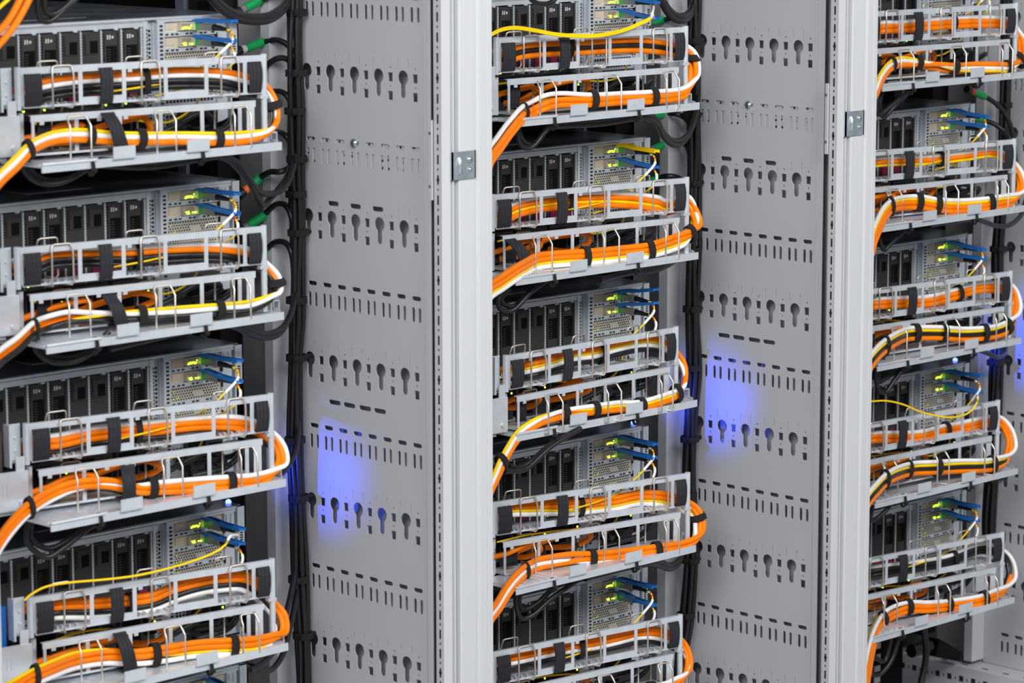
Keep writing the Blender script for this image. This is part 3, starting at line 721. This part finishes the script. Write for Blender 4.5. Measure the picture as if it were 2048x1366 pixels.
# ------------------------------------------------------------------ optical plugs and thin fibre cables
def fibre(i, k, q):
    s = base(i, k); zr = (-.0142, -.0345)[q]; x = -.0705+rnd.uniform(-.001, .001); up_t = rnd.uniform(-.05, .12)
    if (i, k) in ((1, 2),): up_t = .22
    t = empty('fibre_cable', s+Vector((x, -.004, zr)))
    which = ['upper', 'lower'][q]; tabcol = YELLOW if (i, k, q) == (1, 1, 0) else BLUE
    tag(t, f'{which} fibre cable with {"yellow" if tabcol is YELLOW else "blue"} pull tab plugged into the {UNIT[k]} server of the {RACK[i]} rack', 'fibre cable', 'fibre cables plugged into the servers')
    m = MB(); m.box(-.0060, .0060, -.006, .006, -.0048, .0056); m.build('transceiver', CAGE, t)
    m = MB(); m.box(-.0052, .0052, -.0125, -.006, -.0045, .0040); m.build('latch', GREEN, t)
    m = MB(); m.box(-.0050, .0050, -.033, -.0125, -.0045, .0042); m.box(-.0056, .0056, -.037, -.033, -.0049, .0046); m.build('connector', GREYP, t)
    m = MB(); m.tube([(0, -.037, 0), (0, -.050, -.0006), (0, -.064, -.0018)], .004, 8, rs=[.0043, .0036, .0022]); m.build('boot', RUBBER, t)
    zz = lambda y: .0060 - up_t*0 - (-y)*(.10-up_t)
    m = MB()
    yA = [.000, -.008, -.020, -.036, -.052, -.068, -.079]
    for side in (-1, 1):
        m.ribbon([(side*.0048, y, .0062+(.0016 if -.03 < y < -.005 else 0)+y*(.07-up_t)) for y in yA], (0, 0, 1), .0046, .0018)
    m.box(-.0056, .0056, -.014, .0, .0045, .0075)
    m.ribbon([(0, y, .0062+y*(.07-up_t)) for y in (-.060, -.068, -.078)], (1, 0, 0), .0105, .0022)
    m.box(-.0045, .0045, -.034, -.0315, .0060-.034*(.07-up_t), .0075-.030*(.07-up_t))
    m.build('pull_tab', tabcol, t)
    # thin jacket: leaves the boot, bends down and dives behind the upper rail
    v = rnd.random(); left = (q == 0)
    custom = {(0,3,0): 'long', (1,0,0): 'long', (2,3,1): 'long', (1,0,1): 'long2'}.get((i, k, q))
    P0 = Vector((0, -.064, -.0018))
    if custom: end = None
    B, ax, n = AF[i, k] if (i, k) in AF else (s+Vector((-.053, -.12, -.048)), Vector((1, 0, 0)), Vector((0, -1, 0)))
    inv = -(t.location)
    if custom:
        tr = TR(i, U[i, k]['off'], U[i, k].get('s'))
        px = {(0,3): [(1520,395),(1490,450),(1420,500),(1300,550),(1100,610),(900,655),(700,680),(450,702),(300,730),(205,780),(160,820)],
              (1,0): [(1525,110),(1500,160),(1400,210),(1250,270),(1050,312),(850,318),(650,305),(450,268),(280,245),(150,262),(50,310),(-30,360)],
              (2,3): [(945,460),(940,500),(900,560),(830,605),(700,622),(500,582),(350,520),(220,490),(110,492),(30,500)]}[(i, k)]
        dd = -.012 if custom == 'long2' else 0
        pts = [P0, P0+Vector((0, -.006, -.003))]+[onp(tr(a, b)[0], tr(a, b)[1]+(4 if custom == 'long2' else 0), B+n*(.012+(.008 if z > 3 else 0)), n)+inv for z, (a, b) in enumerate(px)]
    elif left:
        pts = [P0, P0+Vector((.001, -.008, -.004)), P0+Vector((-.002, -.012, -.014)), P0+Vector((-.018, -.012, -.026)), P0+Vector((-.045, -.012, -.042)), P0+Vector((-.085, -.012, -.058)), P0+Vector((-.14, -.012, -.064)), P0+Vector((-.20, -.008, -.068))]
    else:
        pts = [P0, P0+Vector((.001, -.009, -.004)), P0+Vector((.002, -.013, -.014)), P0+Vector((-.004, -.012, -.026)), P0+Vector((-.024, -.010, -.036)), P0+Vector((-.06, -.006, -.048)), P0+Vector((-.12, .0, -.058))]
    sp = spline(pts, 8)
    sp = [Vector(p) for p in sp]
    m = MB(); m.tube(sp, .0013 if not custom else .0016, 7); j = m.build('jacket', YELLOW, t)
    nn = len(sp); 
    m = MB(); a = int(nn*.10) if custom else int(nn*.26); b = a+max(3, int(nn*(.12 if custom else .22))); m.tube(sp[a:b+1], .0021, 8); m.build('sleeve', WHITE, t)
    m = MB(); m.tube(sp[2:6], .0019, 7); m.build('sleeve', WHITE if v < .6 else YELLOW, t)
    m = MB(); m.tube(sp[max(6, a-5):max(6, a-5)+3], .0020, 7); m.build('marker_band', RED if v < .6 else ORANGE, t)
    m = MB(); m.tube(sp[5:7], .0020, 7); m.build('marker_band', RUBBER, t)
for i in range(3):
    for k in range(5):
        for q in range(2): fibre(i, k, q)
# ------------------------------------------------------------------ black power cords beside the panels
BC = {0: [(592,-60),(590,0),(588,100),(590,220),(592,330),(594,450),(593,560),(592,640),(590,720),(590,880),(595,990),(598,1150),(603,1280),(606,1400)],
      1: [(1386,-60),(1385,0),(1386,120),(1385,240),(1387,360),(1384,500),(1384,620),(1385,740),(1380,830),(1376,950),(1380,1080),(1372,1230),(1362,1320),(1355,1420)],
      2: [(2010,-60),(2012,60),(2008,200),(2003,330),(1998,450),(1994,520),(1995,640),(1990,760),(1985,870),(1982,950),(1977,1040),(1976,1100)]}
TIES = {0: [(594,25),(592,146),(590,222),(594,318),(592,388),(596,465),(593,600),(593,715),(590,880),(597,995),(597,1158),(606,1270)],
        1: [(1387,82),(1384,230),(1387,366),(1384,500),(1384,618),(1383,735),(1379,878),(1376,990),(1381,1120),(1372,1230)],
        2: [(2008,210),(1999,350),(1996,498),(1992,640),(1990,725),(1984,850),(1980,960)]}
OFFS = [(-.0072, -.002), (-.0026, -.0075), (.0022, -.001), (.0066, -.0065), (-.0036, .005), (.0050, .005)]
POSW = ['leftmost', 'front left', 'middle', 'rightmost', 'rear left', 'rear right']
for i in range(3):
    for q, (dx, dy) in enumerate(OFFS):
        pts = []
        for z, (u, v) in enumerate(BC[i]):
            p = on(u, v, 1, .018); pts.append(p+Vector((dx+rnd.uniform(-.0022, .0022), dy+rnd.uniform(-.002, .002), 0)))
        if i < 2: pts.append(pts[-1]+Vector((0, 0, -.15)))
        m = MB(); m.tube(spline(pts, 6), .0038, 9)
        tag(m.build('power_cable', RUBBER), f'{POSW[q]} upright black cord of the tied bundle along the {RACK[i]} rack side panel', 'cord', f'upright cord bundle of the {RACK[i]} rack')
    kz = [ZO+KZ0-r*PER for r in range(-1, 7)]
    for q, (u, v) in enumerate(TIES[i]):
        c = on(u, v, 1, .018)
        m = MB(); m.loop_band([c+Vector((.0126*math.cos(2*math.pi*w/16), .0120*math.sin(2*math.pi*w/16), 0)) for w in range(16)], (0, 0, 1), .009, .0024)
        m.tube([c+Vector((-.012, -.012, -.003)), c+Vector((-.014, -.014, .001)), c+Vector((-.012, -.014, .005))], .004, 8, rs=[.0025, .0042, .003])
        if min(abs(c.z-z) for z in kz) < .03: m.tube([c+Vector((.012, -.004, 0)), Vector((XP+i*W+.004, .016, c.z))], .0032, 8)
        w_ = ['topmost', 'second', 'third', 'fourth', 'fifth', 'sixth', 'seventh', 'eighth', 'ninth', 'tenth', 'eleventh', 'twelfth'][q]
        tag(m.build('cable_tie', FUZZ), f'black tie round the upright cord bundle of the {RACK[i]} rack, {w_} from the top', 'cable tie', f'ties on the upright bundle of the {RACK[i]} rack')
def cordpx(i, name, pts, yy, lab, r=.0042, sleeve=None, plug=None, group='black cords looping to the upright bundles'):
    y0, y1 = yy; N = len(pts)
    P3 = [on(u, v, 1, ((y1+(y0-y1)*(1-z/(N-1))**2) if y0 > 0 else y0+(y1-y0)*z/(N-1))+(.026 if z >= N-1 else .012 if z == N-2 else 0)) for z, (u, v) in enumerate(pts)]
    if sleeve:
        t = empty(name, P3[0]); inv = P3[0].copy(); P3 = [p-inv for p in P3]
        m = MB(); m.tube(spline(P3, 8), r, 9); m.build('cord', RUBBER, t)
        a, b = [on(u, v, 1, y0)-inv for u, v in sleeve]; dd = (b-a).normalized()
        m = MB(); m.tube([a, b], .0062, 12); m.build('cord_sleeve', GREEN, t)
        m = MB(); m.tube([a-dd*.009, a-dd*.0005], .0058, 10); m.build('plug', plug or GREYP, t)
        m = MB(); m.tube([a-dd*.020, a-dd*.009], .0066, 10); m.build('plug', RUBBER, t)
        tag(t, lab, 'cord', group); return t
    m = MB(); m.tube(spline(P3, 8), r, 9); o = m.build(name, RUBBER); tag(o, lab, 'cord', group); return o
G = 'green sleeved power cords'
ORN = mat('orange_plug', (.9, .16, .02), .45)
cordpx(0, 'sleeved_cable', [(524,0),(545,-10),(575,-30),(592,-60)], (.07, .02), 'green sleeved cord cut by the top edge in the left rack', sleeve=((490,17),(526,-2)), group=G)
cordpx(0, 'sleeved_cable', [(525,85),(553,80),(578,93),(590,125),(594,180),(594,260)], (.07, .012), 'green sleeved cord with pale plug beside the top server of the left rack', sleeve=((491,97),(527,84)), plug=LABELW, group=G)
cordpx(0, 'power_cable', [(515,148),(530,134),(550,119),(570,117),(584,130),(589,160),(590,220)], (.08, .015), 'black cord arching out behind the top arm end of the left rack')
cordpx(0, 'power_cable', [(525,195),(545,184),(563,184),(578,198),(586,230),(588,280)], (.08, .015), 'black cord arching out beside the orange bend of the left rack top arm')
cordpx(0, 'power_cable', [(535,268),(556,264),(573,274),(584,296),(590,330)], (.08, .015), 'black cord arching out beside the tray end clip of the left rack top arm')
cordpx(0, 'sleeved_cable', [(519,356),(540,344),(562,343),(582,330),(592,290)], (.07, .015), 'green sleeved cord with orange plug beside the second server of the left rack', sleeve=((496,376),(521,355)), plug=ORN, group=G)
cordpx(0, 'sleeved_cable', [(528,430),(552,409),(572,412),(584,440),(588,490),(590,560)], (.07, .012), 'long green sleeved cord just above the second arm of the left rack', sleeve=((495,452),(530,430)), group=G)
cordpx(0, 'sleeved_cable', [(531,500),(552,484),(572,487),(584,510),(588,560),(590,640)], (.07, .012), 'green sleeved cord half hidden by the second arm end of the left rack', sleeve=((515,514),(533,499)), group=G)
for q, dv in enumerate((0, 9)):
    w_ = ['upper', 'lower'][q]
    cordpx(0, 'power_cable', [(415,-20+dv),(440,8+dv),(470,27+dv),(505,34+dv),(540,30+dv),(568,10+dv),(582,-20+dv)], (-.03, .0), f'{w_} thick black cord sagging across the top of the left rack', r=.0052)
    cordpx(1, 'power_cable', [(1318-q*4,-20),(1330,8+dv),(1347,28+dv),(1365,32+dv),(1380,22+dv),(1390,-8+dv)], (-.03, .0), f'{w_} thick black cord sagging across the top of the middle rack', r=.0052)
cordpx(0, 'power_cable', [(190,330),(300,334),(421,315),(454,318),(475,336),(497,363),(515,395),(527,410),(540,398),(562,372),(577,345),(590,300)], (-.125, .01), 'lower black cord running under the top tray of the left rack to the upright bundle')
cordpx(0, 'power_cable', [(200,320),(300,325),(421,312),(470,322),(495,352),(515,380),(540,388),(569,375),(587,333),(592,280)], (-.13, .005), 'upper black cord running under the top tray of the left rack to the upright bundle')
for q, dv in enumerate((0, 8)):
    w_ = ['upper', 'lower'][q]
    cordpx(0, 'power_cable', [(220,690+dv),(340,662+dv),(436,642+dv),(469,645+dv),(500,660+dv),(530,668+dv),(558,660+dv),(575,642),(588,605),(593,560)], (-.125, .005), f'{w_} black cord sagging under the second tray of the left rack')
    cordpx(1, 'power_cable', [(1110,245+dv),(1200,240+dv),(1284,228+dv),(1313,240+dv),(1326,264+dv),(1343,280+dv),(1363,279+dv),(1382,259),(1395,209),(1397,150)], (-.125, .0), f'{w_} black cord sagging under the top tray of the middle rack')
    cordpx(1, 'power_cable', [(1170,1150+dv),(1284,1121+dv),(1321,1124+dv),(1339,1130+dv),(1357,1119+dv),(1372,1085)], (-.125, .0), f'{w_} black cord sagging under the fourth tray of the middle rack')
cordpx(0, 'power_cable', [(540,970),(556,955),(575,933),(590,903),(596,860),(594,800)], (-.05, .005), 'black cord leaving the right end of the third arm of the left rack')
cordpx(0, 'power_cable', [(455,1312),(472,1313),(496,1325),(521,1340),(545,1338),(566,1308),(578,1262),(590,1205),(596,1150)], (-.12, .005), 'outer black cord looping up from the bottom arm of the left rack')
cordpx(0, 'power_cable', [(500,1340),(527,1326),(552,1293),(570,1235),(584,1177),(594,1110)], (-.10, .005), 'inner black cord looping up from the bottom arm of the left rack')
cordpx(1, 'power_cable', [(1200,560),(1262,545),(1310,540),(1345,524),(1366,500)], (-.125, -.08), 'black cord slung under the second tray of the middle rack', r=.0045)
cordpx(1, 'sleeved_cable', [(1328,40),(1345,36),(1368,34),(1384,20)], (.07, .02), 'short wide green sleeve beside the top server of the middle rack', sleeve=((1300,44),(1330,39)), group=G)
cordpx(1, 'sleeved_cable', [(1331,228),(1352,228),(1372,238),(1384,262)], (.07, .02), 'green sleeved cord just under the top tray of the middle rack', sleeve=((1306,232),(1332,228)), group=G)
cordpx(1, 'sleeved_cable', [(1334,287),(1352,282),(1372,290),(1386,330)], (.07, .02), 'green sleeved cord beside the yellow pull tab of the middle rack', sleeve=((1307,298),(1336,286)), group=G)
cordpx(1, 'sleeved_cable', [(1318,356),(1335,352),(1360,358),(1382,390)], (.07, .02), 'green sleeved cord peeping over the second arm of the middle rack', sleeve=((1300,364),(1320,355)), group=G)
cordpx(2, 'sleeved_cable', [(1967,191),(1990,206),(2008,225),(2022,255),(2030,310),(2034,380)], (.0, -.03), 'green sleeved cord with red plug above the second server of the right rack', sleeve=((1947,184),(1969,193)), plug=RED, group=G)
cordpx(2, 'sleeved_cable', [(1967,240),(1992,250),(2012,270),(2024,310),(2028,380)], (.03, -.01), 'green sleeved cord behind the blue tabs of the second right rack server', sleeve=((1950,236),(1969,240)), group=G)
cordpx(2, 'power_cable', [(1860,450),(1944,439),(1969,444),(1994,452),(2019,450),(2041,432),(2052,400)], (-.125, -.05), 'black cord sagging under the second tray of the right rack')
cordpx(2, 'power_cable', [(1870,718),(1944,700),(1969,704),(1994,714),(2009,708),(2012,690)], (-.125, -.05), 'black cord sagging under the third tray of the right rack')
# cables of the arms just above the frame that hang into it
for q, (c, pts, lab) in enumerate([('o', [(80,-60),(62,-10),(36,40),(8,78),(-40,130)], 'upper orange cable hanging into the top left corner'),
                                   ('o', [(60,-60),(44,-10),(20,36),(-6,66),(-50,110)], 'lower orange cable hanging into the top left corner'),
                                   ('y', [(40,-40),(22,-8),(4,10),(-30,40)], 'yellow cable in the top left corner')]):
    m = MB(); m.tube(spline([on(u, v, 1, -.19) for u, v in pts], 8), RAD[c], 10); tag(m.build('cable', CM[c]), lab, 'cable', 'cables hanging in from above')
for q, pts in enumerate(([(78,-30),(74,10),(80,38),(100,42),(125,22),(160,-10)], [(90,-30),(88,6),(94,26),(112,26),(140,4),(150,-20)])):
    m = MB(); m.tube(spline([on(u, v, 1, -.15) for u, v in pts], 8), .0038, 9); tag(m.build('power_cable', RUBBER), f'{["outer", "inner"][q]} black cord loop hanging into the top left corner', 'cord', 'cords hanging in from above')
m = MB(); m.tube(spline([on(u, v, 1, -.14) for u, v in [(1050,-20),(1066,2),(1084,8),(1104,4),(1120,-20)]], 8), .0038, 9); tag(m.build('power_cable', RUBBER), 'black cord loop hanging into the top of the middle rack', 'cord', 'cords hanging in from above')
# black lead and plug at the foot of the right rack
m = MB(); m.tube(spline([on(u, v, 1, .0) for u, v in [(1846,1250),(1852,1290),(1850,1330),(1836,1390)]], 8), .006, 10); tag(m.build('power_cable', RUBBER), 'black cord hanging at the foot of the right rack', 'cord')
t = empty('power_plug', on(1880, 1290, 1, .06)); inv = t.location
A_ = on(1858, 1292, 1, .04)-inv; B_ = on(1912, 1312, 1, .08)-inv
m = MB(); m.tube([A_, A_.lerp(B_, .4), B_], .015, 4, rs=[.022, .019, .012]); m.build('plug_body', BLACK, t)
m = MB(); m.tube([A_-Vector((.05, 0, .0)), A_], .012, 8); m.build('plug_boot', RUBBER, t)
tag(t, 'black wedge shaped plug lying at the foot of the right rack', 'plug')
t = empty('equipment_box', (2*W-.20, .05, ZO-1.12)); m = MB(); m.box(-.24, .10, 0, .3, -.13, .02); m.build('housing', BLACK, t)
m = MB()
for q in range(6): m.box(.02, .035, -.003, 0, -.11+q*.02, -.10+q*.02)
m.build('vent', SHADE_DARK, t); tag(t, 'black device below the bottom cable arm of the right rack', 'device')
# ------------------------------------------------------------------ light
def area(name, loc, target, sx, sy, e, col=(1, 1, 1)):
    l = bpy.data.lights.new(name, 'AREA'); l.shape = 'RECTANGLE'; l.size = sx; l.size_y = sy; l.energy = e; l.color = col
    o = bpy.data.objects.new(name, l); COL.objects.link(o); o.location = loc
    o.rotation_euler = (Vector(target)-Vector(loc)).to_track_quat('-Z', 'Z').to_euler(); return o
area('ceiling_light', (.4, -3.3, 2.9), (.8, -.1, .7), 3.6, .9, 122, (1, .99, .97))
area('ceiling_light', (-2.7, -2.4, 2.9), (.3, -.1, .7), 2.2, 1.2, 92, (1, .99, .98))
w = bpy.data.worlds.new('world'); bpy.context.scene.world = w; w.use_nodes = True
w.node_tree.nodes['Background'].inputs[0].default_value = (.90, .95, 1.0, 1); w.node_tree.nodes['Background'].inputs[1].default_value = .15
# ------------------------------------------------------------------ camera
cd = bpy.data.cameras.new('camera'); co = bpy.data.objects.new('camera', cd); COL.objects.link(co)
M = Matrix((RT, UP, -FW)).transposed().to_4x4(); M.translation = CAM; co.matrix_world = M
cd.sensor_width = 36; cd.lens = FPX/2048*36; cd.clip_start = .1; cd.clip_end = 50
cd.dof.use_dof = True; cd.dof.focus_distance = 4.72; cd.dof.aperture_fstop = 8.0
sc = bpy.context.scene; sc.camera = co
sc.view_settings.view_transform = 'Standard'; sc.view_settings.look = 'None'; sc.view_settings.exposure = 0.0; sc.view_settings.gamma = 1.0
